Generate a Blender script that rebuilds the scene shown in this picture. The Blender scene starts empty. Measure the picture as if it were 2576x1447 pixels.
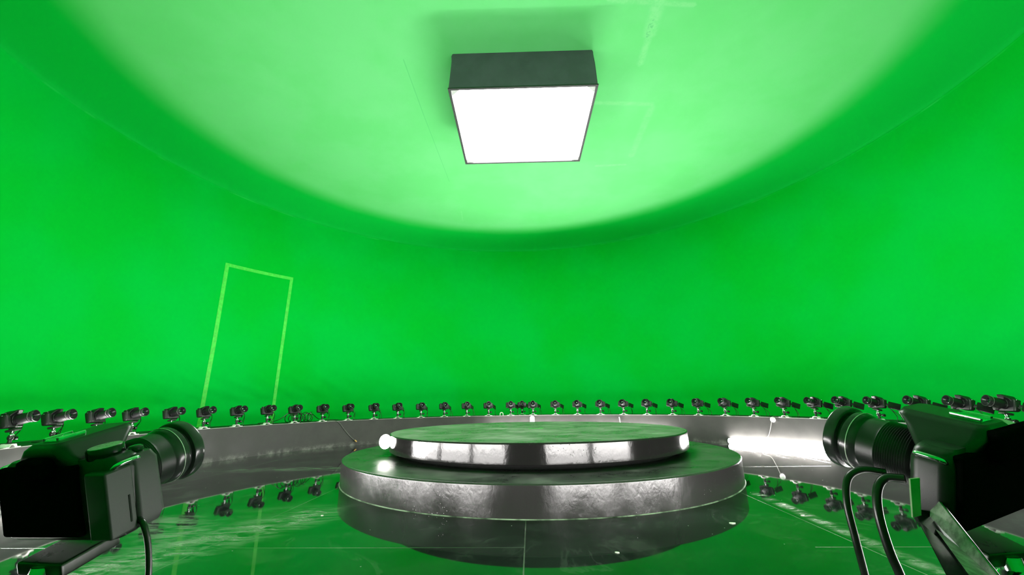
import bpy, bmesh, math, random
from mathutils import Vector, Matrix
S = bpy.context.scene
COL = S.collection
PI = math.pi
rnd = random.Random(7)

# ------------------------------------------------------------ camera
cam_d = bpy.data.cameras.new('camera')
cam_d.sensor_fit = 'HORIZONTAL'
cam_d.sensor_width = 36.0
cam_d.lens = 36.0 * 1041.94 / 2576.0
cam_d.clip_start = 0.02
cam_d.clip_end = 60
cam_o = bpy.data.objects.new('camera', cam_d)
COL.objects.link(cam_o)
CAM = Vector((-0.1999, -2.803, 0.4327))
pitch, roll, yaw = 0.2659, -0.0155, 0.0598
fw = Vector((math.sin(yaw)*math.cos(pitch), math.cos(yaw)*math.cos(pitch), math.sin(pitch)))
rt = Vector((math.cos(yaw), -math.sin(yaw), 0))
up = rt.cross(fw)
R_ = math.cos(roll)*rt + math.sin(roll)*up
U_ = -math.sin(roll)*rt + math.cos(roll)*up
M = Matrix((R_, U_, -fw)).transposed().to_4x4()
M.translation = CAM
cam_o.matrix_world = M
S.camera = cam_o

# ------------------------------------------------------------ world, exposure
w = bpy.data.worlds.new('world')
S.world = w
w.use_nodes = True
w.node_tree.nodes['Background'].inputs[0].default_value = (0.02, 0.02, 0.02, 1)
w.node_tree.nodes['Background'].inputs[1].default_value = 0.0
S.view_settings.view_transform = 'Standard'
S.view_settings.look = 'None'
S.view_settings.exposure = 0.0
S.view_settings.gamma = 1.0
S.view_settings.use_curve_mapping = False

SOFTBOX_POWER = 26.0
STRIP_POWER = 170.0
FAR_STRIP_POWER = 380.0
NEAR_PANEL_POWER = 40.0
SPOT_POWER = 12.0

# ------------------------------------------------------------ materials
def srgb(r, g, b):
    f = lambda c: (c/255/12.92) if c/255 <= 0.04045 else ((c/255+0.055)/1.055)**2.4
    return (f(r), f(g), f(b), 1)

class NT:
    def __init__(s, name):
        s.m = bpy.data.materials.new(name); s.m.use_nodes = True
        s.t = s.m.node_tree; s.b = s.t.nodes['Principled BSDF']
        s.L = s.t.links.new
    def n(s, typ, **kw):
        o = s.t.nodes.new(typ)
        for k, v in kw.items(): setattr(o, k, v)
        return o
    def val(s, sock, v):
        if isinstance(v, (int, float)): sock.default_value = v
        elif isinstance(v, (tuple, list)): sock.default_value = v
        else: s.L(v, sock)
    def math(s, op, a, b=0.0, clamp=False):
        o = s.n('ShaderNodeMath', operation=op, use_clamp=clamp)
        s.val(o.inputs[0], a); s.val(o.inputs[1], b)
        return o.outputs[0]
    def pos(s):
        return s.n('ShaderNodeTexCoord').outputs['Object']
    def noise(s, vec, scale, detail=4, rough=0.6, dist=0.0, stretch=None, rot=None):
        if stretch or rot:
            mp = s.n('ShaderNodeMapping'); s.L(vec, mp.inputs[0])
            if stretch: mp.inputs['Scale'].default_value = stretch
            if rot: mp.inputs['Rotation'].default_value = rot
            vec = mp.outputs[0]
        o = s.n('ShaderNodeTexNoise'); s.L(vec, o.inputs['Vector'])
        o.inputs['Scale'].default_value = scale; o.inputs['Detail'].default_value = detail
        o.inputs['Roughness'].default_value = rough; o.inputs['Distortion'].default_value = dist
        return o.outputs['Fac']
    def ramp(s, v, a, b, lo=0.0, hi=1.0, smooth=True):
        o = s.n('ShaderNodeMapRange', clamp=True)
        if smooth: o.interpolation_type = 'SMOOTHSTEP'
        s.val(o.inputs['Value'], v)
        o.inputs['From Min'].default_value = a; o.inputs['From Max'].default_value = b
        o.inputs['To Min'].default_value = lo; o.inputs['To Max'].default_value = hi
        return o.outputs['Result']
    def mix(s, fac, a, b):
        o = s.n('ShaderNodeMix', data_type='RGBA')
        s.val(o.inputs[0], fac); s.val(o.inputs[6], a); s.val(o.inputs[7], b)
        return o.outputs[2]
    def xyz(s, vec):
        o = s.n('ShaderNodeSeparateXYZ'); s.L(vec, o.inputs[0]); return o.outputs
    def seg(s, vec, A, B, wid, soft):
        """1 within wid of the segment A-B in the xy plane, fading over soft"""
        x, y, _ = s.xyz(vec)
        dx, dy = B[0]-A[0], B[1]-A[1]; L = math.hypot(dx, dy); dx /= L; dy /= L
        px = s.math('SUBTRACT', x, A[0]); py = s.math('SUBTRACT', y, A[1])
        al = s.math('ADD', s.math('MULTIPLY', px, dx), s.math('MULTIPLY', py, dy))
        ac = s.math('ABSOLUTE', s.math('SUBTRACT', s.math('MULTIPLY', px, dy), s.math('MULTIPLY', py, dx)))
        over = s.math('MAXIMUM', s.math('SUBTRACT', s.math('ABSOLUTE', s.math('SUBTRACT', al, L/2)), L/2), 0.0)
        d = s.math('ADD', ac, over)
        return s.ramp(d, wid, wid+soft, 1.0, 0.0)
    def bump(s, h, strength=0.2, dist=0.01):
        o = s.n('ShaderNodeBump'); o.inputs['Strength'].default_value = strength
        o.inputs['Distance'].default_value = dist; s.L(h, o.inputs['Height'])
        s.L(o.outputs[0], s.b.inputs['Normal'])
    def set(s, **kw):
        for k, v in kw.items(): s.val(s.b.inputs[k.replace('_', ' ')], v)
        return s.m

def plain(name, col, rough=0.5, metal=0.0, spec=0.5, var=0.15, scale=60, bump=0.0):
    t = NT(name); p = t.pos()
    nz = t.noise(p, scale, 3)
    c = t.mix(t.ramp(nz, 0.3, 0.7), tuple(x*(1-var) for x in col[:3])+(1,), tuple(min(1, x*(1+var)) for x in col[:3])+(1,))
    t.set(Base_Color=c, Roughness=t.ramp(nz, 0.2, 0.8, max(0.02, rough-0.05), rough+0.05), Metallic=metal, Specular_IOR_Level=spec)
    if bump: t.bump(nz, bump, 0.0006)
    return t.m

def emissive(name, col, power):
    t = NT(name)
    t.set(Base_Color=(0.8, 0.8, 0.8, 1), Emission_Color=col, Emission_Strength=power)
    return t.m

GREEN_COVE = (0.002, 0.60, 0.070, 1)

def wall_material():
    t = NT('green_wall_paint'); p = t.pos()
    a = t.noise(p, 0.9, 3, 0.5)
    b = t.noise(p, 9, 5, 0.6)
    c = t.mix(t.ramp(a, 0.35, 0.65), (0.001, 0.57, 0.040, 1), (0.001, 0.61, 0.070, 1))
    c = t.mix(t.ramp(b, 0.62, 0.8, 0, 0.12), c, (0.003, 0.62, 0.10, 1))
    # worn joint where the wall meets the cove, light scuffs of paint on it
    _, _, z = t.xyz(p)
    ln = t.ramp(t.math('ABSOLUTE', t.math('SUBTRACT', z, 2.722)), 0.003, 0.009, 1, 0)
    br = t.ramp(t.noise(p, 2.2, 3), 0.52, 0.66)
    c = t.mix(t.math('MULTIPLY', t.math('MULTIPLY', ln, br), 0.35), c, (0.04, 0.7, 0.16, 1))
    t.bump(b, 0.12, 0.004)
    return t.set(Base_Color=c, Roughness=0.85, Specular_IOR_Level=0.04)

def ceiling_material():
    """same green paint all over; bright light on the flat ceiling painted in paler"""
    t = NT('green_paint_lit_ceiling'); p = t.pos()
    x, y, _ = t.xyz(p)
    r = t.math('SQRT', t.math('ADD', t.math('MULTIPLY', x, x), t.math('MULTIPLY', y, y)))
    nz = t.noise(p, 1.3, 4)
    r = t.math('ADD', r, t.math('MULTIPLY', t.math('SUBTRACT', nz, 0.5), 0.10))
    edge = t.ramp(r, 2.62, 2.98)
    ceil = t.mix(t.ramp(nz, 0.35, 0.65), (0.18, 0.77, 0.25, 1), (0.21, 0.79, 0.29, 1))  # paler greens stand in for strong light washing out the ceiling
    rough = t.noise(p, 26, 6, 0.7)
    pale = None
    marks = [((0.60, 0.088), (1.18, 0.09), 0.006, 0.03, .55), ((1.19, 0.12), (1.262, 0.86), 0.012, 0.035, .35),
             ((0.94, 1.05), (1.25, 1.015), 0.006, 0.02, .5), ((0.861, -0.86), (0.90, -0.58), 0.012, 0.05, .7),
             ((0.90, -0.58), (0.925, -0.33), 0.006, 0.03, .6), ((0.55, -0.826), (1.10, -0.818), 0.006, 0.02, .6),
             ((-0.55, 2.18), (-0.547, 2.5), 0.002, 0.012, .3)]
    for A, B, wd, sf, st in marks:
        m = t.math('MULTIPLY', t.math('MULTIPLY', t.seg(p, A, B, wd, sf), t.ramp(rough, 0.35, 0.6, 0.3, 1)), st)
        pale = m if pale is None else t.math('MAXIMUM', pale, m)
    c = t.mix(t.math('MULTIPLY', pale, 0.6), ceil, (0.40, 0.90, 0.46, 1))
    # hair cracks and chipped filler
    crk = t.math('MAXIMUM', t.seg(p, (-0.812, -0.305), (-0.756, 0.3), 0.0015, 0.004), t.seg(p, (-0.756, 0.3), (-0.637, 1.42), 0.001, 0.004))
    chip = t.math('MULTIPLY', t.seg(p, (0.875, -0.70), (0.90, -0.53), 0.008, 0.02), t.ramp(rough, 0.5, 0.62))
    c = t.mix(t.math('MAXIMUM', t.math('MULTIPLY', crk, 0.3), t.math('MULTIPLY', chip, 0.5)), c, (0.05, 0.5, 0.16, 1))
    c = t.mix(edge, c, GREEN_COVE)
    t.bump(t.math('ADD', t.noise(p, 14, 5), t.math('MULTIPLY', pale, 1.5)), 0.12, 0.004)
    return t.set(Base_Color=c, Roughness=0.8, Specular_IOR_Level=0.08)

def floor_material():
    t = NT('dark_polished_tile'); p = t.pos()
    x, y, _ = t.xyz(p)
    xp = t.math('ADD', t.math('MULTIPLY', x, 0.995), t.math('MULTIPLY', y, -0.1))
    yp = t.math('ADD', t.math('MULTIPLY', x, 0.1), t.math('MULTIPLY', y, 0.995))
    def lines(v, off, step, wd):
        u = t.math('PINGPONG', t.math('ADD', v, -off + 40*step), step/2)
        return t.ramp(u, wd, wd+0.0015, 1, 0)
    whole = t.math('LESS_THAN', t.math('ABSOLUTE', t.math('SUBTRACT', xp, 0.48)), 0.43)   # one uncut slab has no cross joint
    grout = t.math('MAXIMUM', lines(xp, 0.05, 1.0, 0.0012), t.math('MULTIPLY', lines(yp, -1.386, 1.5, 0.0012), t.math('SUBTRACT', 1.0, whole)))
    vein = t.ramp(t.math('ABSOLUTE', t.math('SUBTRACT', t.noise(p, 1.6, 8, 0.65, 1.6), 0.5)), 0.0, 0.02, 1, 0)
    cloud = t.noise(p, 2.2, 6, 0.6, 0.6)
    c = t.mix(t.ramp(cloud, 0.35, 0.7), (0.004, 0.006, 0.006, 1), (0.018, 0.024, 0.022, 1))
    c = t.mix(t.math('MULTIPLY', vein, t.ramp(cloud, 0.45, 0.6, 0, 0.25)), c, (0.12, 0.13, 0.12, 1))
    # dusty wipe marks
    streak = t.noise(p, 7, 6, 0.7, 0.8, stretch=(1.0, 3.2, 1.0), rot=(0, 0, -0.9))
    smear = t.seg(p, (-1.26, -1.42), (-0.90, -0.90), 0.03, 0.16)
    smear = t.math('MAXIMUM', smear, t.math('MULTIPLY', t.seg(p, (-1.45, -0.93), (-1.1, -1.3), 0.02, 0.14), 0.7))
    smear = t.math('MAXIMUM', smear, t.seg(p, (1.04, -0.74), (0.93, -1.7), 0.006, 0.035))
    smear = t.math('MAXIMUM', smear, t.math('MULTIPLY', t.seg(p, (-1.9, 0.33), (-1.2, 0.36), 0.02, 0.12), 0.6))
    r2 = t.math('SQRT', t.math('ADD', t.math('MULTIPLY', x, x), t.math('MULTIPLY', y, y)))
    ring = t.ramp(r2, 2.2, 2.5, 0, 0.4)
    dust = t.math('MULTIPLY', t.math('MAXIMUM', smear, ring), t.ramp(streak, 0.40, 0.62))
    haze = t.ramp(t.noise(p, 3.0, 5, 0.6, 1.0), 0.55, 0.8, 0, 0.10)
    vor = t.n('ShaderNodeTexVoronoi'); t.L(p, vor.inputs['Vector']); vor.inputs['Scale'].default_value = 22
    speck = t.math('MULTIPLY', t.ramp(vor.outputs['Distance'], 0.03, 0.06, 1, 0), t.ramp(t.noise(p, 5, 2), 0.55, 0.6))
    d = t.math('MAXIMUM', t.math('MULTIPLY', dust, 0.55), haze)
    d = t.math('MAXIMUM', d, t.math('MULTIPLY', grout, t.ramp(t.noise(p, 1.7, 4), 0.35, 0.65, 0.12, 0.5)))
    d = t.math('MAXIMUM', d, t.math('MULTIPLY', speck, 0.7))
    c = t.mix(d, c, (0.42, 0.43, 0.38, 1))
    t.bump(t.math('SUBTRACT', t.math('MULTIPLY', t.noise(p, 3, 2), 0.25), grout), 0.05, 0.002)
    return t.set(Base_Color=c, Roughness=t.math('ADD', t.math('MULTIPLY', d, 0.5), 0.03), IOR=1.8, Specular_IOR_Level=0.5)

def ledge_material():
    t = NT('grey_ledge_paint'); p = t.pos()
    nz = t.noise(p, 5, 6, 0.6); fine = t.noise(p, 45, 3)
    c = t.mix(t.ramp(nz, 0.3, 0.7), (0.034, 0.033, 0.031, 1), (0.048, 0.046, 0.043, 1))
    _, _, z = t.xyz(p)
    low = t.math('MULTIPLY', t.ramp(z, 0.004, 0.05, 1, 0), t.ramp(t.noise(p, 9, 5, 0.7), 0.42, 0.66))
    c = t.mix(t.math('MULTIPLY', low, 0.4), c, (0.3, 0.3, 0.27, 1))
    c = t.mix(t.ramp(t.noise(p, 18, 4, 0.7), 0.70, 0.8, 0, .3), c, (0.2, 0.2, 0.18, 1))
    t.bump(fine, 0.15, 0.001)
    return t.set(Base_Color=c, Roughness=t.ramp(nz, 0.3, 0.7, 0.50, 0.62), Specular_IOR_Level=0.3)

def platform_top_material(name, dark, dusty, seed):
    t = NT(name); p = t.pos()
    mp = t.n('ShaderNodeMapping'); t.L(p, mp.inputs[0]); mp.inputs['Location'].default_value = (seed, seed*2, 0)
    q = mp.outputs[0]
    a = t.noise(q, 3.6, 9, 0.72, 0.3); b = t.noise(q, 14, 6, 0.7, 0.4, stretch=(0.7, 2.4, 1))
    m = t.math('MULTIPLY', t.ramp(a, 0.35, 0.68), t.ramp(b, 0.3, 0.7, 0.35, 1))
    c = t.mix(m, dark, dusty)
    t.bump(b, 0.08, 0.001)
    return t.set(Base_Color=c, Roughness=t.ramp(a, 0.3, 0.7, 0.24, 0.46), IOR=1.7)

def lacquer_material(name, base, rough, bump, ior):
    t = NT(name); p = t.pos()
    fine = t.noise(p, 38, 4, 0.6, 0.5, stretch=(1, 1, 0.5)); big = t.noise(p, 6, 4)
    vor = t.n('ShaderNodeTexVoronoi'); t.L(p, vor.inputs['Vector']); vor.inputs['Scale'].default_value = 75
    dot = t.math('MULTIPLY', t.ramp(vor.outputs['Distance'], 0.06, 0.16, 1, 0), t.ramp(t.noise(p, 4, 2), 0.56, 0.62))
    c = t.mix(t.math('MULTIPLY', dot, 0.3), base, (0.4, 0.38, 0.38, 1))
    t.bump(t.math('ADD', t.math('ADD', fine, t.math('MULTIPLY', big, 2.0)), t.math('MULTIPLY', dot, 2.0)), bump, 0.0025)
    return t.set(Base_Color=c, Roughness=t.ramp(big, 0.3, 0.7, rough*0.8, rough*1.2), IOR=ior)

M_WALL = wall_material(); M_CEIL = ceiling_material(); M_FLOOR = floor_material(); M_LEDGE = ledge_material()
M_SHELF = plain('black_shelf_paint', (0.012, 0.014, 0.013), 0.6, scale=8)
M_SHELF_EDGE = plain('pale_shelf_edge', (0.30, 0.32, 0.28), 0.5, scale=30)
M_UTOP = platform_top_material('dusty_black_lacquer_top', (0.075, 0.080, 0.068, 1), (0.30, 0.32, 0.27, 1), 3.0)
M_LTOP = platform_top_material('scuffed_black_lacquer_top', (0.016, 0.018, 0.016, 1), (0.085, 0.092, 0.075, 1), 11.0)
M_UBAND = lacquer_material('smooth_black_lacquer', (0.016, 0.014, 0.015, 1), 0.11, 0.14, 1.40)
M_LBAND = lacquer_material('worn_black_lacquer', (0.030, 0.026, 0.028, 1), 0.20, 0.26, 1.68)
M_BACK = plain('dull_black_back', (0.004, 0.004, 0.004), 0.9, spec=0.0, scale=300)
M_RECESS = plain('black_recess', (0.004, 0.004, 0.004), 0.8)
M_SEAL = plain('pale_sealant', (0.20, 0.24, 0.18), 0.5, scale=14, var=0.85)
M_PLAST = plain('camera_black_plastic', (0.011, 0.0115, 0.012), 0.36, scale=2600, bump=0.12)
M_RUBBER = plain('camera_rubber', (0.010, 0.010, 0.010), 0.5, scale=2600, bump=0.15)
M_GLOSS = plain('camera_gloss_black', (0.010, 0.010, 0.011), 0.18, scale=40)
M_RIM = plain('lens_rim_satin', (0.03, 0.03, 0.032), 0.22, scale=60)
M_LINE = plain('pale_engraved_line', (0.55, 0.55, 0.52), 0.35, metal=0.3)
M_CHROME = plain('chrome', (0.75, 0.75, 0.77), 0.14, metal=1.0)
M_WHITEMET = plain('white_bracket_metal', (0.85, 0.85, 0.80), 0.45, scale=90)
M_STEM = plain('dark_mount_metal', (0.05, 0.052, 0.05), 0.3, metal=0.6)
M_CABLE = plain('black_cable_rubber', (0.012, 0.014, 0.012), 0.32)
M_GREYCABLE = plain('grey_cable_rubber', (0.20, 0.20, 0.18), 0.45)
M_GLASS = plain('coated_lens_glass', (0.006, 0.006, 0.010), 0.05, spec=0.9)
M_DIAL = plain('brushed_dial_face', (0.34, 0.36, 0.32), 0.3, metal=0.0, scale=300)
M_SCREEN = plain('screen_glass', (0.008, 0.009, 0.010), 0.12)
M_TAPE = plain('light_green_tape', (0.10, 0.80, 0.09), 0.5, scale=30, var=0.12)
M_WHITE = plain('white_plastic', (0.85, 0.85, 0.83), 0.4)
M_ORANGE = plain('orange_plug_tip', (0.75, 0.42, 0.12), 0.4)
M_FABRIC = plain('black_softbox_fabric', (0.15, 0.11, 0.18), 0.75, scale=7, var=0.10)
M_FABEDGE = plain('softbox_edge_fabric', (0.05, 0.05, 0.055), 0.6)
M_CLOTHW = plain('white_softbox_lip', (0.7, 0.7, 0.7), 0.7)
M_SOFT = emissive('glowing_diffuser', (1.0, 0.97, 0.96, 1), SOFTBOX_POWER)
M_STRIP = emissive('glowing_light_strip', (1.0, 0.96, 0.94, 1), STRIP_POWER)
M_FARSTRIP = emissive('glowing_bright_strip', (1.0, 0.96, 0.94, 1), FAR_STRIP_POWER)
M_PANEL = emissive('glowing_light_panel', (1.0, 0.96, 0.94, 1), NEAR_PANEL_POWER)
M_SPOT = emissive('added_rim_glow', (1.0, 0.96, 0.9, 1), SPOT_POWER)
M_ARM = plain('scratched_grey_metal_arm', (0.22, 0.22, 0.20), 0.5, metal=0.2, scale=120, var=0.5)
M_GRIP = plain('grey_black_grip', (0.034, 0.034, 0.035), 0.5, scale=2600, bump=0.1)
M_COVER = plain('pale_port_cover', (0.30, 0.36, 0.22), 0.5, scale=60)
M_CHIP = plain('white_paint_chip', (0.7, 0.74, 0.62), 0.6)

# ------------------------------------------------------------ mesh helpers
def bm_new(): return bmesh.new()

def link(name, bm, mat, parent=None, smooth=None):
    me = bpy.data.meshes.new(name)
    bmesh.ops.recalc_face_normals(bm, faces=bm.faces)
    bm.to_mesh(me); bm.free()
    me.materials.append(mat)
    if smooth is not None:
        for poly in me.polygons: poly.use_smooth = True
        if smooth < 180: me.set_sharp_from_angle(angle=math.radians(smooth))
    o = bpy.data.objects.new(name, me); COL.objects.link(o)
    if smooth is not None:
        wn = o.modifiers.new('weighted', 'WEIGHTED_NORMAL'); wn.keep_sharp = True; wn.weight = 80
    if parent: o.parent = parent
    return o

def empty(name, label, cat, group=None):
    o = bpy.data.objects.new(name, None); COL.objects.link(o)
    o.empty_display_size = 0.05
    return tag(o, label, cat, group)

def tag(o, label, cat, group=None):
    o['label'] = label; o['category'] = cat
    if group: o['group'] = group
    return o

def struct(o, label=None):
    o['kind'] = 'structure'
    if label: o['label'] = label
    return o

def add_bm(dst, src):
    me = bpy.data.meshes.new('tmp'); src.to_mesh(me); src.free(); dst.from_mesh(me); bpy.data.meshes.remove(me)

def box(bm, x0, x1, y0, y1, z0, z1, bev=0.0, seg=2, mat=None):
    b = bmesh.new(); bmesh.ops.create_cube(b, size=1)
    for v in b.verts: v.co = Vector((x0+(v.co.x+.5)*(x1-x0), y0+(v.co.y+.5)*(y1-y0), z0+(v.co.z+.5)*(z1-z0)))
    if bev: bmesh.ops.bevel(b, geom=b.edges[:], offset=bev, segments=seg, affect='EDGES', profile=0.5)
    if mat is not None: bmesh.ops.transform(b, matrix=mat, verts=b.verts)
    add_bm(bm, b)

def lathe(bm, prof, n=32, axis='Z', origin=(0, 0, 0), a0=0, a1=2*PI, closed_prof=False):
    """prof: list of (radius, height along axis)"""
    full = abs(a1-a0-2*PI) < 1e-6
    cnt = n if full else n+1
    rings = []
    for (r, h) in prof:
        ring = []
        for i in range(cnt):
            a = a0+(a1-a0)*i/n
            c, s = r*math.cos(a), r*math.sin(a)
            co = {'Z': (c, s, h), 'Y': (c, h, s), 'X': (h, c, s)}[axis]
            ring.append(bm.verts.new(Vector(co)+Vector(origin)))
        rings.append(ring)
    m = len(rings)
    for j in range(m if closed_prof else m-1):
        A, B = rings[j], rings[(j+1) % m]
        for i in range(cnt if full else cnt-1):
            k = (i+1) % cnt
            try: bm.faces.new((A[i], A[k], B[k], B[i]))
            except ValueError: pass
    if not full and closed_prof:
        bm.faces.new([r[0] for r in rings]); bm.faces.new([r[-1] for r in rings])
    elif full and not closed_prof:
        for ring in (rings[0], rings[-1]):
            if (ring[0].co-ring[n//2].co).length > 1e-5:
                try: bm.faces.new(ring)
                except ValueError: pass
    bmesh.ops.remove_doubles(bm, verts=bm.verts, dist=1e-6)

def spline(pts, n=8):
    P = [Vector(p) for p in pts]; out = []
    Q = [2*P[0]-P[1]]+P+[2*P[-1]-P[-2]]
    for i in range(1, len(Q)-2):
        for k in range(n):
            t = k/n; a, b, c, d = Q[i-1], Q[i], Q[i+1], Q[i+2]
            out.append(0.5*((2*b)+(c-a)*t+(2*a-5*b+4*c-d)*t*t+(3*b-a-3*c+d)*t**3))
    out.append(P[-1]); return out

def tube(bm, pts, r, seg=8, taper=None):
    P = [Vector(p) for p in pts]; rings = []
    nrm = None
    for i, p in enumerate(P):
        t = (P[min(i+1, len(P)-1)]-P[max(i-1, 0)]).normalized()
        if nrm is None: nrm = t.orthogonal().normalized()
        else: nrm = (nrm-t*nrm.dot(t)).normalized()
        b = t.cross(nrm); rr = r if taper is None else taper(i/(len(P)-1))
        rings.append([bm.verts.new(p+rr*(math.cos(2*PI*k/seg)*nrm+math.sin(2*PI*k/seg)*b)) for k in range(seg)])
    for A, B in zip(rings, rings[1:]):
        for k in range(seg): bm.faces.new((A[k], A[(k+1) % seg], B[(k+1) % seg], B[k]))
    bm.faces.new(rings[0]); bm.faces.new(rings[-1])

def loft(bm, secs, cap=True):
    """secs: lists of points with the same count, joined in order"""
    V = [[bm.verts.new(Vector(p)) for p in s] for s in secs]
    n = len(V[0])
    for A, B in zip(V, V[1:]):
        for k in range(n): bm.faces.new((A[k], A[(k+1) % n], B[(k+1) % n], B[k]))
    if cap: bm.faces.new(V[0]); bm.faces.new(V[-1])

def rrect(x0, x1, y0, y1, r, z, n=4):
    pts = []
    for cx, cy, a in ((x1-r, y1-r, 0), (x0+r, y1-r, 90), (x0+r, y0+r, 180), (x1-r, y0+r, 270)):
        for i in range(n+1):
            t = math.radians(a+90*i/n); pts.append((cx+r*math.cos(t), cy+r*math.sin(t), z))
    return pts

def copy_tree(o, parent=None):
    c = o.copy(); COL.objects.link(c)
    if parent: c.parent = parent
    for ch in o.children: copy_tree(ch, c)
    return c

def on_ring(az, r, z): return Vector((r*math.sin(az), r*math.cos(az), z))

# ------------------------------------------------------------ setting
RO = 2.78
RL, ZL, RW, ZS, ZC = 2.5, 0.2535, 3.437, 2.73, 2.825
bm = bm_new(); lathe(bm, [(0.0001, 0.0), (RL+0.02, 0.0), (RW, 0.0)], 160)
for f in [f for f in bm.faces if len(f.verts) > 4]: bm.faces.remove(f)
fl = struct(link('floor', bm, M_FLOOR))
if fl.data.polygons[0].normal.z < 0: fl.data.flip_normals()
bm = bm_new(); lathe(bm, [(RW, 0.0), (RW, ZS-0.02), (RW, ZS-0.012), (RW-0.004, ZS-0.006), (RW-0.004, ZS)], 200)
for f in [f for f in bm.faces if len(f.verts) > 4]: bm.faces.remove(f)
struct(link('wall_round', bm, M_WALL, smooth=60))
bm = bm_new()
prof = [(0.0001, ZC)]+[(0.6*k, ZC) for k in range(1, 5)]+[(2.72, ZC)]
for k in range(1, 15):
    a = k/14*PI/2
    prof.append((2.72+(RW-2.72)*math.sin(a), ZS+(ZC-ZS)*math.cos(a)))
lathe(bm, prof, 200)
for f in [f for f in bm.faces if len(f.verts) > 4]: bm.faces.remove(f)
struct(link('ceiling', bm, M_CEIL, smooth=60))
bm = bm_new(); lathe(bm, [(RL, 0.0), (RL, ZL-0.002), (RO, ZL-0.002), (RO, 0.0)], 240, closed_prof=True)
struct(link('wall_low', bm, M_LEDGE, smooth=30), 'low grey curved wall around the dark floor')
bm = bm_new(); lathe(bm, [(RL+0.004, ZL-0.002), (RL+0.004, ZL), (RO+0.004, ZL), (RO+0.004, ZL-0.002)], 240, closed_prof=True)
struct(link('trim_1', bm, M_SHELF, smooth=30), 'black flat top of the low ring wall')
bm = bm_new(); lathe(bm, [(RL-0.001, ZL-0.003), (RL-0.001, ZL+0.0004), (RL+0.005, ZL+0.0004), (RL+0.005, ZL-0.003)], 240, closed_prof=True)
struct(link('trim_2', bm, M_SHELF_EDGE, smooth=30), 'thin pale edging along the top of the low wall')

# ------------------------------------------------------------ tape outline on the wall
def wall_strip(name, pts, wid, label):
    """a strip of tape lying on the curved wall through (azimuth, z) points"""
    b = bm_new(); P = []
    n = 14
    for i in range(n+1):
        t = i/n*(len(pts)-1); k = min(int(t), len(pts)-2); f = t-k
        P.append((pts[k][0]*(1-f)+pts[k+1][0]*f, pts[k][1]*(1-f)+pts[k+1][1]*f))
    rings = []
    for i, (a, z) in enumerate(P):
        q, s = P[max(i-1, 0)], P[min(i+1, n)]
        dx, dz = (s[0]-q[0])*RW, s[1]-q[1]; L = math.hypot(dx, dz); nx, nz = -dz/L*wid/2, dx/L*wid/2
        ring = []
        for sg, rr in ((1, RW-0.001), (1, RW-0.0022), (-1, RW-0.0022), (-1, RW-0.001)):
            ring.append(b.verts.new(on_ring(a+sg*nx/RW, rr, z+sg*nz)))
        rings.append(ring)
    for A, B in zip(rings, rings[1:]):
        for k in range(4): b.faces.new((A[k], A[(k+1) % 4], B[(k+1) % 4], B[k]))
    b.faces.new(rings[0]); b.faces.new(rings[-1])
    return tag(link(name, b, M_TAPE, smooth=40), label, 'tape', 'tape strips outlining a doorway on the green wall')
aL, aR = -1.0760, -0.8643
wall_strip('tape_strip', [(aL-.0015, 0.01), (aL+.001, 1.1), (aL, 1.915)], 0.040, 'light green tape strip running up the wall, left upright of the doorway outline')
wall_strip('tape_strip', [(aR-.006, 0.01), (aR-.003, 1.1), (aR, 1.935)], 0.034, 'light green tape strip running up the wall, right upright of the doorway outline')
wall_strip('tape_strip', [(aL-.004, 1.899), (aR+.004, 1.918)], 0.036, 'short light green tape strip across the top of the doorway outline')

# ------------------------------------------------------------ round platforms
PC = Vector((0.119, 0.094, 0))
def disc(name, label, z0, z1, r, mtop, mband, recess):
    e = empty(name, label, 'platform', 'stacked round stage platforms'); e.location = PC+Vector((0, 0, z0))
    h = z1-z0
    zb = recess
    b = bm_new(); lathe(b, [(0.0001, h), (r-0.006, h), (r-0.0055, h-0.004), (0.0001, h-0.004)], 160)
    link('top_panel', b, mtop, e, smooth=30)
    b = bm_new(); lathe(b, [(r-0.006, h-0.0005), (r-0.002, h-0.0015), (r, h-0.005), (r, h-0.008), (r, zb+0.006), (r, zb+0.003), (r-0.003, zb), (r-0.03, zb), (r-0.03, h-0.004)], 200, closed_prof=True)
    link('side_band', b, mband, e, smooth=30)
    if recess > 0.004:
        b = bm_new(); lathe(b, [(r-0.075, 0), (r-0.075, zb+0.001), (r-0.4, zb+0.001), (r-0.4, 0)], 120, closed_prof=True)
        link('recessed_plinth', b, M_RECESS, e, smooth=30)
    else:
        b = bm_new(); lathe(b, [(r-0.004, 0.0), (r+0.0035, 0.0), (r+0.0015, 0.0022), (r-0.004, 0.004)], 200, closed_prof=True)
        link('sealant_bead', b, M_SEAL, e, smooth=30)
    return e
disc('round_platform', 'large lower round black platform standing on the dark floor', 0.0, 0.124, 1.193, M_LTOP, M_LBAND, 0.0)
disc('round_platform', 'smaller upper round black platform resting on the larger one', 0.124, 0.247, 0.9355, M_UTOP, M_UBAND, 0.027)
b = bm_new(); box(b, -.05, .05, -.008, .008, 0, .0008)
o = tag(link('tape_marker', b, M_TAPE), 'tiny light green tape mark on the middle of the upper platform', 'tape'); o.location = (0.12, 0.12, 0.2475)

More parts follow.
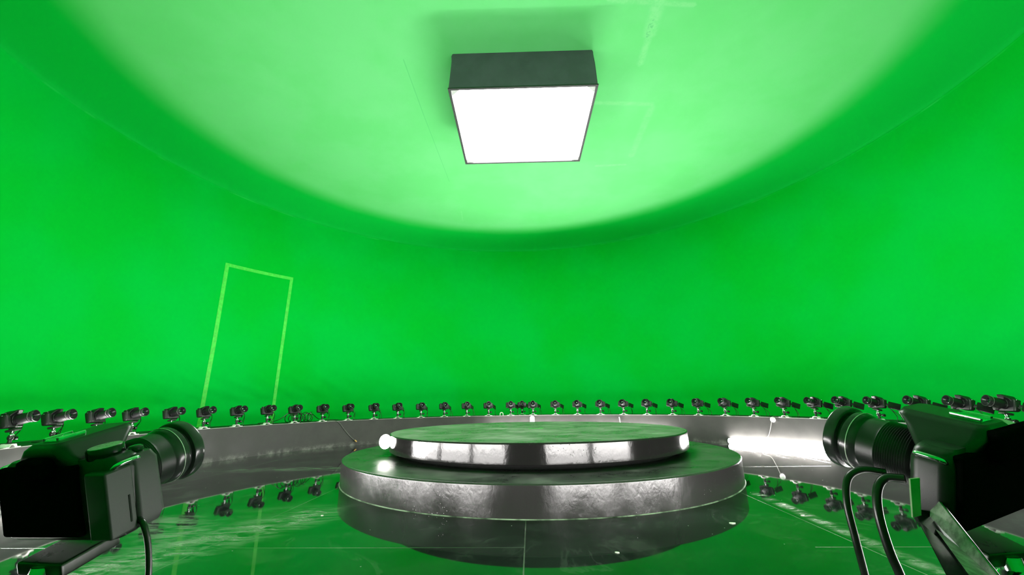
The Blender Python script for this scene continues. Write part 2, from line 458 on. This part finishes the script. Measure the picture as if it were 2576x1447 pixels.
# ------------------------------------------------------------ softbox on the ceiling
e = empty('ceiling_softbox', 'large square black softbox lamp with a glowing white face on the green ceiling', 'lamp')
e.location = (0.078, 0.065, ZC); e.rotation_euler = (0, 0, math.radians(-4.4))
hx, hy, hz = 0.52, 0.475, 0.293
b = bm_new()
loft(b, [rrect(-hx*.965, hx*.965, -hy, hy, .012, 0), rrect(-hx*.975, hx*.985, -hy*1.0, hy, .012, -.1), rrect(-hx, hx, -hy, hy, .010, -hz)], cap=False)
loft(b, [rrect(-hx*.965, hx*.965, -hy, hy, .012, 0), rrect(-hx+.012, hx-.012, -hy+.012, hy-.012, .01, -.001), rrect(-hx+.022, hx-.022, -hy+.014, hy-.02, .010, -hz+.004), rrect(-hx, hx, -hy, hy, .010, -hz)], cap=False)
link('fabric_skirt', b, M_FABRIC, e, smooth=40)
b = bm_new()
def frame(b, x0, x1, y0, y1, wd, z0, z1):
    box(b, x0, x1, y0, y0+wd, z0, z1, .002); box(b, x0, x1, y1-wd, y1, z0, z1, .002)
    box(b, x0, x0+wd, y0+wd, y1-wd, z0, z1, .002); box(b, x1-wd, x1, y0+wd, y1-wd, z0, z1, .002)
frame(b, -hx-.003, hx+.003, -hy-.003, hy+.003, .018, -hz-.006, -hz+.004)
link('bottom_frame', b, M_FABEDGE, e, smooth=40)
b = bm_new(); loft(b, [rrect(-hx+.016, hx-.016, -hy+.014, hy-.016, .04, -hz+.006, 8), rrect(-hx+.016, hx-.016, -hy+.014, hy-.016, .04, -hz+.001, 8)])
link('diffuser', b, M_SOFT, e)
for sx, sy in ((-1, -1), (1, -1), (-1, 1), (1, 1)):
    b = bm_new()
    vs = [(sx*(hx-.016), sy*(hy-.016), -hz-.001), (sx*(hx-.075), sy*(hy-.016), -hz-.001), (sx*(hx-.016), sy*(hy-.075), -hz-.001)]
    loft(b, [vs, [(x, y, z+.0015) for x, y, z in vs]])
    link('corner_tab', b, M_CLOTHW, e)

# ------------------------------------------------------------ light strips at the foot of the low wall
def light_strip(a0, a1, label, panel=False, bright=False):
    am = (a0+a1)/2
    e = empty('light_strip', label, 'lamp', 'white lights along the foot of the low wall')
    e.location = on_ring(am, RL-.02, 0); e.rotation_euler = (0, 0, -am)
    def arc(name, sec, mat, sm, s=a0, t=a1):
        b = bm_new(); n = 24; rings = []
        for i in range(n+1):
            a = s+(t-s)*i/n-am
            rings.append([b.verts.new(Vector((r*math.sin(a), r*math.cos(a)-(RL-.02), z))) for r, z in sec])
        m = len(sec)
        for A, B in zip(rings, rings[1:]):
            for k in range(m): b.faces.new((A[k], A[(k+1) % m], B[(k+1) % m], B[k]))
        b.faces.new(rings[0]); b.faces.new(rings[-1])
        link(name, b, mat, e, smooth=sm)
    d = .006
    if panel:
        arc('housing', [(RL-.002, .002), (RL-.002, .146), (RL-.016, .146), (RL-.016, .002)], M_WHITE, 30)
        arc('diffuser', [(RL-.016, .142), (RL-.016, .006), (RL-.020, .006), (RL-.022, .012), (RL-.022, .136), (RL-.020, .142)], M_PANEL, 40)
        for s, t in ((a0-d, a0), (a1, a1+d)):
            arc('end_cap', [(RL-.002, .002), (RL-.002, .147), (RL-.023, .147), (RL-.023, .002)], M_STEM, 30, s, t)
        return
    arc('housing', [(RL-.003, .002), (RL-.003, .046), (RL-.012, .046), (RL-.012, .002)], M_WHITE, 30)
    arc('diffuser_tube', [(RL-.012+.030*-math.sin(PI*k/8), .026+.022*math.cos(PI*k/8)) for k in range(9)], M_FARSTRIP if bright else M_STRIP, 60)
    for s, t in ((a0-d, a0), (a1, a1+d)):
        arc('end_cap', [(RL-.003, .001), (RL-.003, .051)]+[(RL-.010+.034*-math.sin(PI*k/8), .027+.025*math.cos(PI*k/8)) for k in range(9)], M_STEM, 60, s, t)
D = math.radians
strips = [(58.4, 79.0, 'glowing light strip on the low wall, in plain view right of the platforms'),
          (22.5, 44.5, 'glowing light strip on the low wall hidden behind the right half of the platforms'),
          (-4.0, 20.0, 'glowing light strip on the low wall hidden behind the middle of the platforms'),
          (130.0, 152.1, 'light strip on the near low wall, right end of the two right of the photographer'),
          (155.3, 178.4, 'light strip on the near low wall, just right of the photographer'),
          (-158.0, -139.0, 'light strip on the near low wall, just left of the photographer'),
          (-136.4, -116.0, 'light strip on the near low wall, second left of the photographer'),
          (-113.5, -104.5, 'light strip on the near low wall, third left of the photographer'),
          (-103.8, -90.0, 'thin light strip on the low wall at the left edge, behind the big left camera')]
for s0, s1, lab in strips: light_strip(D(s0), D(s1), lab, abs(s0) > 104, 'hidden' in lab)

# lamp and clamp added to give the blown-out glow at the upper platform rim
e = empty('added_glow_lamp', 'small added lamp standing in for the dazzling white glow at the left rim of the upper platform', 'lamp')
e.location = (-0.800, -0.190, 0.2110)
e.scale = (1.35, 1.35, 1.35)
e.rotation_euler = (0, 0, D(12.9))
b = bm_new(); box(b, -.008, .010, .004, .010, -.012, .030, .002)
link('clamp', b, M_STEM, e, smooth=40)
b = bm_new(); lathe(b, [(.0001, .004), (.022, .004), (.026, -.004), (.026, -.010), (.023, -.010)], 28, 'Y', (0, 0, 0))
link('lamp_housing', b, M_STEM, e, smooth=40)
b = bm_new(); lathe(b, [(.0001, -.034), (.012, -.032), (.020, -.026), (.025, -.016), (.0255, -.008)], 28, 'Y', (0, 0, 0))
for v in b.verts: v.co.z *= 1.18
link('lamp_lens', b, M_SPOT, e, smooth=60)

# ------------------------------------------------------------ camera mount
def make_mount():
    e = empty('camera_mount', '', 'camera mount')
    b = bm_new()
    prof = [(-.044, 0), (-.024, 0), (-.014, .013), (.014, .013), (.024, 0), (.044, 0)]
    th = .004
    low = [(x, z) for x, z in prof]; top = [(x*(1.0 if abs(x) > .03 else .96), z+th) for x, z in reversed(prof)]
    s = low+top
    loft(b, [[(x, y, z) for x, z in s] for y in (.006, -.034)])
    link('bracket', b, M_WHITEMET, e)
    b = bm_new(); lathe(b, [(.0001, .014), (.013, .014), (.013, .018), (.008, .022), (.0072, .034), (.011, .038), (.0125, .046), (.010, .052), (.0001, .052)], 20, 'Z', (0, -.014, 0))
    link('stem', b, M_STEM, e, smooth=40)
    b = bm_new(); bmesh.ops.create_uvsphere(b, u_segments=18, v_segments=12, radius=.0115, matrix=Matrix.Translation((0, -.014, .057)))
    tube(b, [(0, -.014, .06), (0, -.012, .074)], .0065, 10)
    link('ball', b, M_CHROME, e, smooth=60)
    b = bm_new(); tube(b, [(-.008, -.014, .045), (-.024, -.018, .043)], .004, 8)
    lathe(b, [(.0001, -.040), (.009, -.040), (.0105, -.037), (.0095, -.024), (.0001, -.023)], 12, 'X', (0, -.018, .041))
    link('clamp_knob', b, M_GLOSS, e, smooth=40)
    b = bm_new(); box(b, -.019, .019, -.018, .020, .0, .010, .002)
    o = link('top_plate', b, M_STEM, e, smooth=40)
    o.location = (0, -.012, .073); o.rotation_euler = (D(17), 0, 0)
    return e

# ------------------------------------------------------------ camera: x right as held, y towards the lens, z up, origin at the tripod socket
def lens_scale(prof): return [(r*.87, h) for r, h in prof]

def make_camera(name='dslr_camera', fine=False, rear=.034, eye=(-.018, .014, .078)):
    e = empty(name, '', 'camera')
    n = 5 if fine else 3
    # body shell
    b = bm_new()
    loft(b, [rrect(-.060, .062, -.001, .021, .008, .000, n), rrect(-.064, .065, -.004, .024, .009, .004, n), rrect(-.066, .067, -.005, .025, .009, .030, n),
             rrect(-.0655, .068, -.005, .025, .009, .058, n), rrect(-.061, .066, -.004, .024, .008, .0665, n), rrect(-.055, .062, -.002, .021, .007, .0715, n)])
    link('body', b, M_PLAST, e, smooth=50)
    b = bm_new()
    loft(b, [rrect(-.048, .036, -.004, .024, .009, .050, n), rrect(-.044, .034, -.006, .034, .009, .067, n), rrect(-.030, .026, -.010, .046, .009, .077, n),
             rrect(-.025, .021, -.010, .054, .009, .084, n), rrect(-.019, .016, -.006, .052, .007, .0885, n)])
    link('viewfinder_hump', b, M_PLAST, e, smooth=50)
    b = bm_new()
    g = .005 if fine else .011
    y0 = .0125 if fine else .003
    loft(b, [rrect(.038, .067, y0+.001, .034, g, .002, n), rrect(.034, .0695, y0, .037, g, .010, n), rrect(.036, .0695, y0, .036, g, .045, n), rrect(.037, .069, y0, .036, g, .060, n), rrect(.041, .067, y0+.001, .032, g*.8, .0675, n)])
    if fine: box(b, .046, .0695, -.0100, .0120, .004, .062, .0022, 3)
    link('grip', b, M_GRIP if fine else M_RUBBER, e, smooth=50)
    b = bm_new(); box(b, eye[0], eye[1], -.018, -.006, .060, eye[2], .0038, 3)
    link('eyecup', b, M_BACK, e, smooth=50)
    b = bm_new(); box(b, -.058, rear, -.009, -.001, .006, .0685, .003, 3)
    link('rear_frame', b, M_BACK, e, smooth=40)
    b = bm_new(); box(b, -.011, .008, -.001, .020, .0875, .0900, .0008); box(b, -.011, -.008, -.001, .020, .089, .0922, .0005); box(b, .005, .008, -.001, .020, .089, .0922, .0005)
    link('hot_shoe', b, M_CHROME, e)
    # lens
    b = bm_new()
    prof = [(.0001, .018), (.033, .018), (.034, .021), (.0335, .030), (.031, .032), (.0305, .040), (.033, .042)]
    if fine:
        for k in range(14): prof += [(.0338, .043+k*.002), (.0329, .0438+k*.002)]
    else: prof += [(.0335, .044), (.0335, .070)]
    prof += [(.0325, .072), (.0325, .084), (.0318, .085), (.0318, .089)]
    lathe(b, lens_scale(prof), 48 if fine else 24, 'Y', (-.002, 0, .037))
    lens = link('lens', b, M_PLAST, e, smooth=35)
    b = bm_new(); lathe(b, lens_scale([(.0318, .086), (.0340, .0885), (.0350, .093), (.0352, .0985), (.0345, .1000), (.0325, .1005), (.0325, .1030), (.0370, .1040), (.0382, .1060), (.0382, .1130), (.0372, .1150), (.0345, .1150), (.0335, .1110), (.0300, .1030), (.0270, .1000), (.0250, .0960)]), 48 if fine else 24, 'Y', (-.002, 0, .037))
    link('lens_rim', b, M_RIM, lens, smooth=35)
    b = bm_new(); lathe(b, lens_scale([(.0326, .0930), (.0356, .0930), (.0356, .0938), (.0326, .0938)]), 48 if fine else 24, 'Y', (-.002, 0, .037), closed_prof=True)
    link('lens_line', b, M_LINE, lens, smooth=35)
    b = bm_new(); lathe(b, lens_scale([(.0001, .101), (.010, .1005), (.019, .0985), (.0255, .095)]), 32, 'Y', (-.002, 0, .037))
    link('front_glass', b, M_GLASS, lens, smooth=80)
    # controls
    b = bm_new(); lathe(b, [(.0001, .069), (.0125, .069), (.0132, .071), (.0132, .0775), (.0124, .0790), (.0001, .0790)], 24, 'Z', (.044, .010, 0))
    dial = link('mode_dial', b, M_GLOSS, e, smooth=30)
    b = bm_new(); lathe(b, [(.0001, .0788), (.0118, .0788), (.0116, .0795), (.0001, .0797)], 24, 'Z', (.044, .010, 0))
    link('dial_face', b, M_DIAL, dial, smooth=30)
    b = bm_new(); lathe(b, [(.0001, .066), (.0065, .066), (.0062, .0715), (.0045, .0730), (.0001, .0733)], 16, 'Z', (.056, .025, 0))
    link('shutter_button', b, M_GLOSS, e, smooth=40)
    for sx in (-1, 1):
        b = bm_new()
        x = (.0655 if sx > 0 else -.0635)+(.0015*sx if fine else 0)
        tube(b, spline([(x-.006*sx, .000, .060), (x+.001*sx, .000, .0640), (x+.0035*sx, .004, .0655), (x+.0035*sx, .014, .0655), (x+.001*sx, .018, .0640), (x-.006*sx, .018, .060)], 3), .0021 if fine else .0013, 8)
        o = link('strap_lug', b, M_CHROME, e, smooth=60)
    return e

def add_screen(e, turn=58, drop=-6, hh=.026, back=None):
    """fold-out screen swung out on the camera's left side"""
    b = bm_new()
    m = Matrix.Translation((-.067, .002, .033)) @ Matrix.Rotation(D(turn), 4, 'Z') @ Matrix.Rotation(D(drop), 4, 'Y')
    box(b, -.084, -.008, -.005, .004, -hh, hh, .003, 2, m)
    s = link('flip_screen', b, M_GLOSS, e, smooth=40)
    b = bm_new(); box(b, -.014, .004, -.004, .003, -hh*.32, hh*.32, .002, 2, m)
    link('hinge', b, M_PLAST, s, smooth=40)
    b = bm_new(); box(b, -.078, -.014, -.0058, -.005, -hh+.004, hh-.004, 0, 2, m)
    link('display', b, back or M_SCREEN, s)

mount0 = make_mount()
cam0 = make_camera(); add_screen(cam0)

ANG = [-1.8191, -1.7197, -1.6089, -1.5081, -1.3898, -1.2833, -1.1696, -1.0589, -0.9531, -0.8404, -0.7322, -0.6184, -0.5108, -0.4027, -0.2922, -0.1843, -0.0777, 0.0313, 0.0871, 0.1405, 0.25, 0.3567, 0.4664, 0.5741, 0.681, 0.7934, 0.9036, 1.0135, 1.1257, 1.2373, 1.3468, 1.4419, 1.5471, 1.6682, 1.7814, 1.8872]
WHERE = ['cut off by the left edge of the photo', 'second from the left edge of the photo', 'third from left edge, above the big left camera',
         'fourth from left edge, right of the big left camera hump', 'rising behind the lens of the big left camera', 'at the foot of the left tape upright',
         'midway between both tape uprights', 'at the foot of the right tape upright', 'just left of the black cable coil', 'just right of the black cable coil',
         'first right of the dangling orange-tipped wire', 'second right of the dangling orange-tipped wire', 'third right of the dangling orange-tipped wire', 'fourth right of the dangling orange-tipped wire',
         'third to the left of the white clip', 'second to the left of the white clip', 'first to the left of the white clip', 'first to the right of the white clip', 'squeezed between two others, left of the white tag', 'directly above the white tag',
         'first to the right of the white tag', 'second to the right of the white tag', 'third to the right of the white tag', 'nearest the thin white stick',
         'fifth to the right of the white tag', 'sixth to the right of the white tag', 'seventh to the right of the white tag', 'first to the left of the glowing strip',
         'above the left end of the glowing strip', 'beside the light grey wire, above the glowing strip', 'first left of the big right camera lens', 'peeking over the front of the big right camera lens',
         'above the barrel of the big right camera lens', 'right behind the hump of the big right camera', 'second from the right edge of the photo', 'nearest the right edge of the photo']
def facing(i):
    a = ANG[i]
    return 'pointing right' if a < -.35 else ('pointing left' if a > .75 else 'facing us')
cable_bm_cache = {}
for i, a in enumerate(ANG):
    m = mount0 if i == 0 else copy_tree(mount0)
    c = cam0 if i == 0 else copy_tree(cam0)
    jit = rnd.uniform(-.035, .035)
    if i == 18: off = .13
    else: off = 0
    yw = PI-a+jit
    m.location = on_ring(a, RL-.003+off, ZL+.0006); m.rotation_euler = (0, 0, PI-a)
    c.location = on_ring(a, RL+.026+off, ZL+.0865); c.scale = (.86, .86, .86)
    c.rotation_euler = (D(16+rnd.uniform(-1.5, 1.5)), D(rnd.uniform(-1.5, 1.5)), yw)
    m['label'] = 'camera mount %s' % WHERE[i]
    c['label'] = 'black camera on the ledge, %s' % WHERE[i]
    m['group'] = 'camera mounts around the ledge'; c['group'] = 'black cameras around the ledge'
    # power cable from the left side of the camera down to the shelf
    Mx = Matrix.LocRotScale(c.location, c.rotation_euler, c.scale)
    s = Mx @ Vector((-.062, .010, .022)); rad = Vector((math.sin(a), math.cos(a), 0)); tn = Vector((math.cos(a), -math.sin(a), 0))
    k = rnd.uniform(.03, .055)
    q1 = s+tn*.012+Vector((0, 0, -.002)); q2 = s+tn*.03+rad*.01+Vector((0, 0, -.03))
    g = s+tn*k+rad*rnd.uniform(.02, .05); g.z = ZL+.0028
    g2 = g+rad*.10+tn*rnd.uniform(-.03, .03); g2.z = ZL+.0028
    inv = Mx.inverted()
    b = bm_new(); tube(b, [inv @ v for v in spline([s, q1, q2, g+Vector((0, 0, .03)), g, g2], 6)], .0022, 6)
    link('power_cord', b, M_CABLE, c, smooth=60)

# ------------------------------------------------------------ the two big cameras beside the photographer
def place_big(e, loc, yw, pt, rl):
    e.location = loc
    e.rotation_euler = (Matrix.Rotation(yw, 4, 'Z') @ Matrix.Rotation(pt, 4, 'X') @ Matrix.Rotation(rl, 4, 'Y')).to_euler()
bigL = make_camera(fine=True)
tag(bigL, 'big black camera close up in the left foreground, lens pointing right', 'camera')
b = bm_new(); box(b, .0690, .0700, .0060, .0076, .012, .036, .0003)
link('door_slot', b, M_RECESS, bigL)
bigR = make_camera(fine=True, rear=.074, eye=(-.022, .052, .086))
tag(bigR, 'big black camera close up in the right foreground, lens pointing left', 'camera')
place_big(bigL, (-.5060, -2.4486, .3405), D(-15), D(15.7), D(-2.7))
place_big(bigR, (.150, -2.498, .3458), D(17.4), D(15.0), D(-5.9))

bigL.scale = bigR.scale = (.8, .8, .8)
SCR = [(0.1066, -2.5078, 0.3683), (0.0948, -2.5122, 0.3489), (0.0832, -2.513, 0.3542), (0.1071, -2.4976, 0.3574), (0.0618, -2.5793, 0.3355), (0.0278, -2.5948, 0.3428), (0.0145, -2.5941, 0.343), (0.0501, -2.5728, 0.3334)]
FLAP = [(0.0749, -2.5245, 0.3792), (0.0812, -2.525, 0.3798), (0.0801, -2.5208, 0.3569), (0.0747, -2.5201, 0.3555)]
def big_cord(e, pts, r):
    Mx = Matrix.LocRotScale(e.location, e.rotation_euler, e.scale).inverted()
    b = bm_new(); tube(b, [Mx @ v for v in spline(pts, 8)], r/.8, 10); link('power_cord', b, M_CABLE, e, smooth=60)
g = Matrix.LocRotScale(bigL.location, bigL.rotation_euler, bigL.scale) @ Vector((.0675, .014, .010))
big_cord(bigL, [g, g+Vector((.005, -.001, -.004)), g+Vector((.009, .002, -.020)), g+Vector((.012, .004, -.045)), g+Vector((.012, .006, -.09)), g+Vector((.012, .012, -.16)), (g.x+.02, g.y+.03, .05), (g.x+.06, g.y+.06, .004), (g.x+.2, g.y+.1, .004)], .0020)
big_cord(bigR, [(.110, -2.470, .374), (.098, -2.462, .375), (.088, -2.458, .368), (.083, -2.458, .350), (.084, -2.458, .325), (.089, -2.454, .295), (.094, -2.45, .24), (.10, -2.44, .12), (.12, -2.42, .02), (.2, -2.40, .004), (.3, -2.38, .004)], .0026)
big_cord(bigR, [(.110, -2.485, .372), (.103, -2.476, .371), (.096, -2.474, .362), (.093, -2.474, .345), (.095, -2.474, .322), (.102, -2.472, .295), (.108, -2.465, .24), (.118, -2.455, .12), (.14, -2.44, .02), (.22, -2.42, .004), (.3, -2.41, .004)], .0030)
# fold-out screen of the right camera, swung back towards the photographer, and its open port cover
inv = Matrix.LocRotScale(bigR.location, bigR.rotation_euler, bigR.scale).inverted()
A0, B0, C0, E0, A1, B1, C1, E1 = [Vector(v) for v in SCR]
b = bm_new()
loft(b, [[inv @ v for v in (A0, B0, C0, E0)], [inv @ v for v in (A1, B1, C1, E1)]])
bmesh.ops.bevel(b, geom=b.edges[:], offset=.0006, segments=2, affect='EDGES')
scr = link('flip_screen', b, M_GLOSS, bigR, smooth=40)
nn = (B0-A0).cross(A1-A0).normalized()
if nn.dot(CAM-A0) < 0: nn = -nn
b = bm_new(); q = [A0.lerp(B0, .06), A0.lerp(B0, .94), A1.lerp(B1, .94), A1.lerp(B1, .06)]
loft(b, [[inv @ (v+nn*.0004) for v in q], [inv @ (v+nn*.0016) for v in q]])
link('worn_edge', b, M_ARM, scr)
q = [Vector(v) for v in FLAP]; nn = (q[1]-q[0]).cross(q[3]-q[0]).normalized()*.0012
b = bm_new(); loft(b, [[inv @ v for v in q], [inv @ (v+nn) for v in q]])
link('port_cover', b, M_COVER, bigR)
AL, AR = math.atan2(-.5060, -2.4486), math.atan2(.150, -2.498)
for A_, lab in ((AL, 'camera mount with chrome ball under the big left foreground camera'), (AR, 'camera mount with chrome ball under the big right foreground camera')):
    m = copy_tree(mount0); m.location = on_ring(A_, RL-.003, ZL+.0006); m.rotation_euler = (0, 0, PI-A_)
    m['label'] = lab; m['group'] = 'camera mounts around the ledge'; m.scale = (1, 1, .97)
    for ch in m.children:
        if ch.name.startswith('top_plate'): ch.location.y = .004

# ------------------------------------------------------------ small things on and along the ledge
b = bm_new()
pts = []
for k in range(9*16+1):
    t = k/16.0; ph = 2*PI*t
    pts.append((-.10+.2*t/9+.03*math.sin(ph*1.0), .015*math.sin(t*1.7), .0365+(.033+.006*math.sin(t*2.3))*math.cos(ph)))
tube(b, [(x, y, max(z, .003)) for x, y, z in pts], .0026, 6)
tube(b, spline([(-.10, .0, .07), (-.15, .0, .035), (-.2, .02, .012), (-.3, .04, .003)], 6), .0026, 6)
tube(b, spline([(.10, .0, .06), (.15, .0, .022), (.2, .01, .010), (.30, .01, .004), (.34, .0, .003)], 6), .0026, 6)
o = tag(link('cable_coil', b, M_CABLE, smooth=60), 'loose coil of glossy black cable lying on the ledge behind two cameras', 'cable coil')
o.scale = (1.25, 1.25, 1.25); o.location = on_ring(-.892, RL+.19, ZL); o.rotation_euler = (0, 0, .892)

def ledge_wire(pts, r=.0018):
    b = bm_new(); tube(b, spline([on_ring(a, rr, z) for a, rr, z in pts], 8), r, 6); return b
w0 = link('dangling_wire', ledge_wire([(-.83, RL+.03, ZL+.004), (-.795, RL-.002, ZL+.005), (-.770, RL-.006, .235), (-.745, RL-.006, .165), (-.72, RL-.006, .10), (-.697, RL-.01, .050)]), M_GREYCABLE, smooth=60)
tag(w0, 'thin grey wire with orange tip dangling down the left part of the low wall', 'wire')
b = bm_new(); P0, P1 = on_ring(-.697, RL-.01, .052), on_ring(-.690, RL-.012, .036); tube(b, [P0, P1], .007, 10)
link('plug_tip', b, M_ORANGE, w0, smooth=60)
w1 = link('dangling_wire', ledge_wire([(1.21, RL+.03, ZL+.004), (1.196, RL-.002, ZL+.004), (1.190, RL-.005, .22), (1.180, RL-.005, .15), (1.166, RL-.006, .085), (1.150, RL-.05, .06), (1.140, RL-.07, .003), (1.12, RL-.15, .003)], .0022), M_GREYCABLE, smooth=60)
tag(w1, 'thin light grey wire hanging down the bright right part of the low wall', 'wire')

b = bm_new()
loft(b, [[(x, y, z) for x, z in ((-.028, 0), (.028, 0), (.028, .072), (.010, .092), (-.010, .092), (-.028, .072))] for y in (0, .003)])
o = tag(link('white_tag', b, M_WHITE), 'white clipped-corner tag fixed on the low wall behind the upper platform', 'tag')
o.location = on_ring(.1361, RL-.0045, ZL-.096); o.rotation_euler = (0, 0, -.1361)
b = bm_new()
secs = []
for k in range(13):
    t = PI*k/12; c_, s_ = math.cos(t), math.sin(t)
    secs.append([(.022*c_, -.012, .022*s_+.018), (.022*c_, .012, .022*s_+.018), (.014*c_, .012, .014*s_+.018), (.014*c_, -.012, .014*s_+.018)])
secs = [[(s[0], s[1], 0) if False else (s[0], s[1], 0.0) for s in secs[0]]]+secs+[[(s[0], s[1], 0.0) for s in secs[-1]]]
loft(b, secs)
o = tag(link('arched_clip', b, M_WHITE, smooth=40), 'small white arched clip standing on the ledge left of the middle', 'clip')
o.location = on_ring(-.0134, RL+.02, ZL+.0006); o.rotation_euler = (0, 0, .0134)
b = bm_new(); tube(b, [(0, 0, 0), (.008, 0, -.066)], .004, 8)
o = tag(link('white_stick', b, M_WHITE, smooth=60), 'thin white stick on the low wall behind the right of the upper platform', 'stick')
o.location = on_ring(.553, RL-.006, .228); o.rotation_euler = (0, 0, -.553)
b = bm_new(); lathe(b, [(.0001, 0), (.020, 0), (.024, .006), (.022, .014), (.0001, .018)], 20, 'Y')
o = tag(link('wire_holder', b, M_WHITE, smooth=50), 'small round white holder at the top of the light grey wire', 'holder')
o.location = on_ring(1.197, RL-.002, ZL-.02); o.rotation_euler = (0, 0, PI-1.197)

# paint chips on the dark floor
def chip(x, y, s, lab):
    b = bm_new(); n = 7; rr = [s*rnd.uniform(.6, 1.2) for _ in range(n)]
    loft(b, [[(rr[k]*math.cos(2*PI*k/n), .6*rr[k]*math.sin(2*PI*k/n), z) for k in range(n)] for z in (0.0, .0015)])
    o = tag(link('paint_chip', b, M_CHIP), lab, 'paint chip', 'white chips on the dark floor'); o.location = (x, y, .0004)
chip(.176, -1.456, .007, 'white chip on the floor in front of the lower platform, the nearest one')
chip(.663, -1.212, .014, 'largest white chip on the floor by the right front of the lower platform')
chip(.979, -1.143, .008, 'white chip on the pale seam of the floor, right of the platforms')
chip(1.02, -.98, .007, 'white chip on the floor right of the platforms, beyond the seam chip')
chip(-.86, -.93, .006, 'tiny white chip on the floor left of the lower platform')
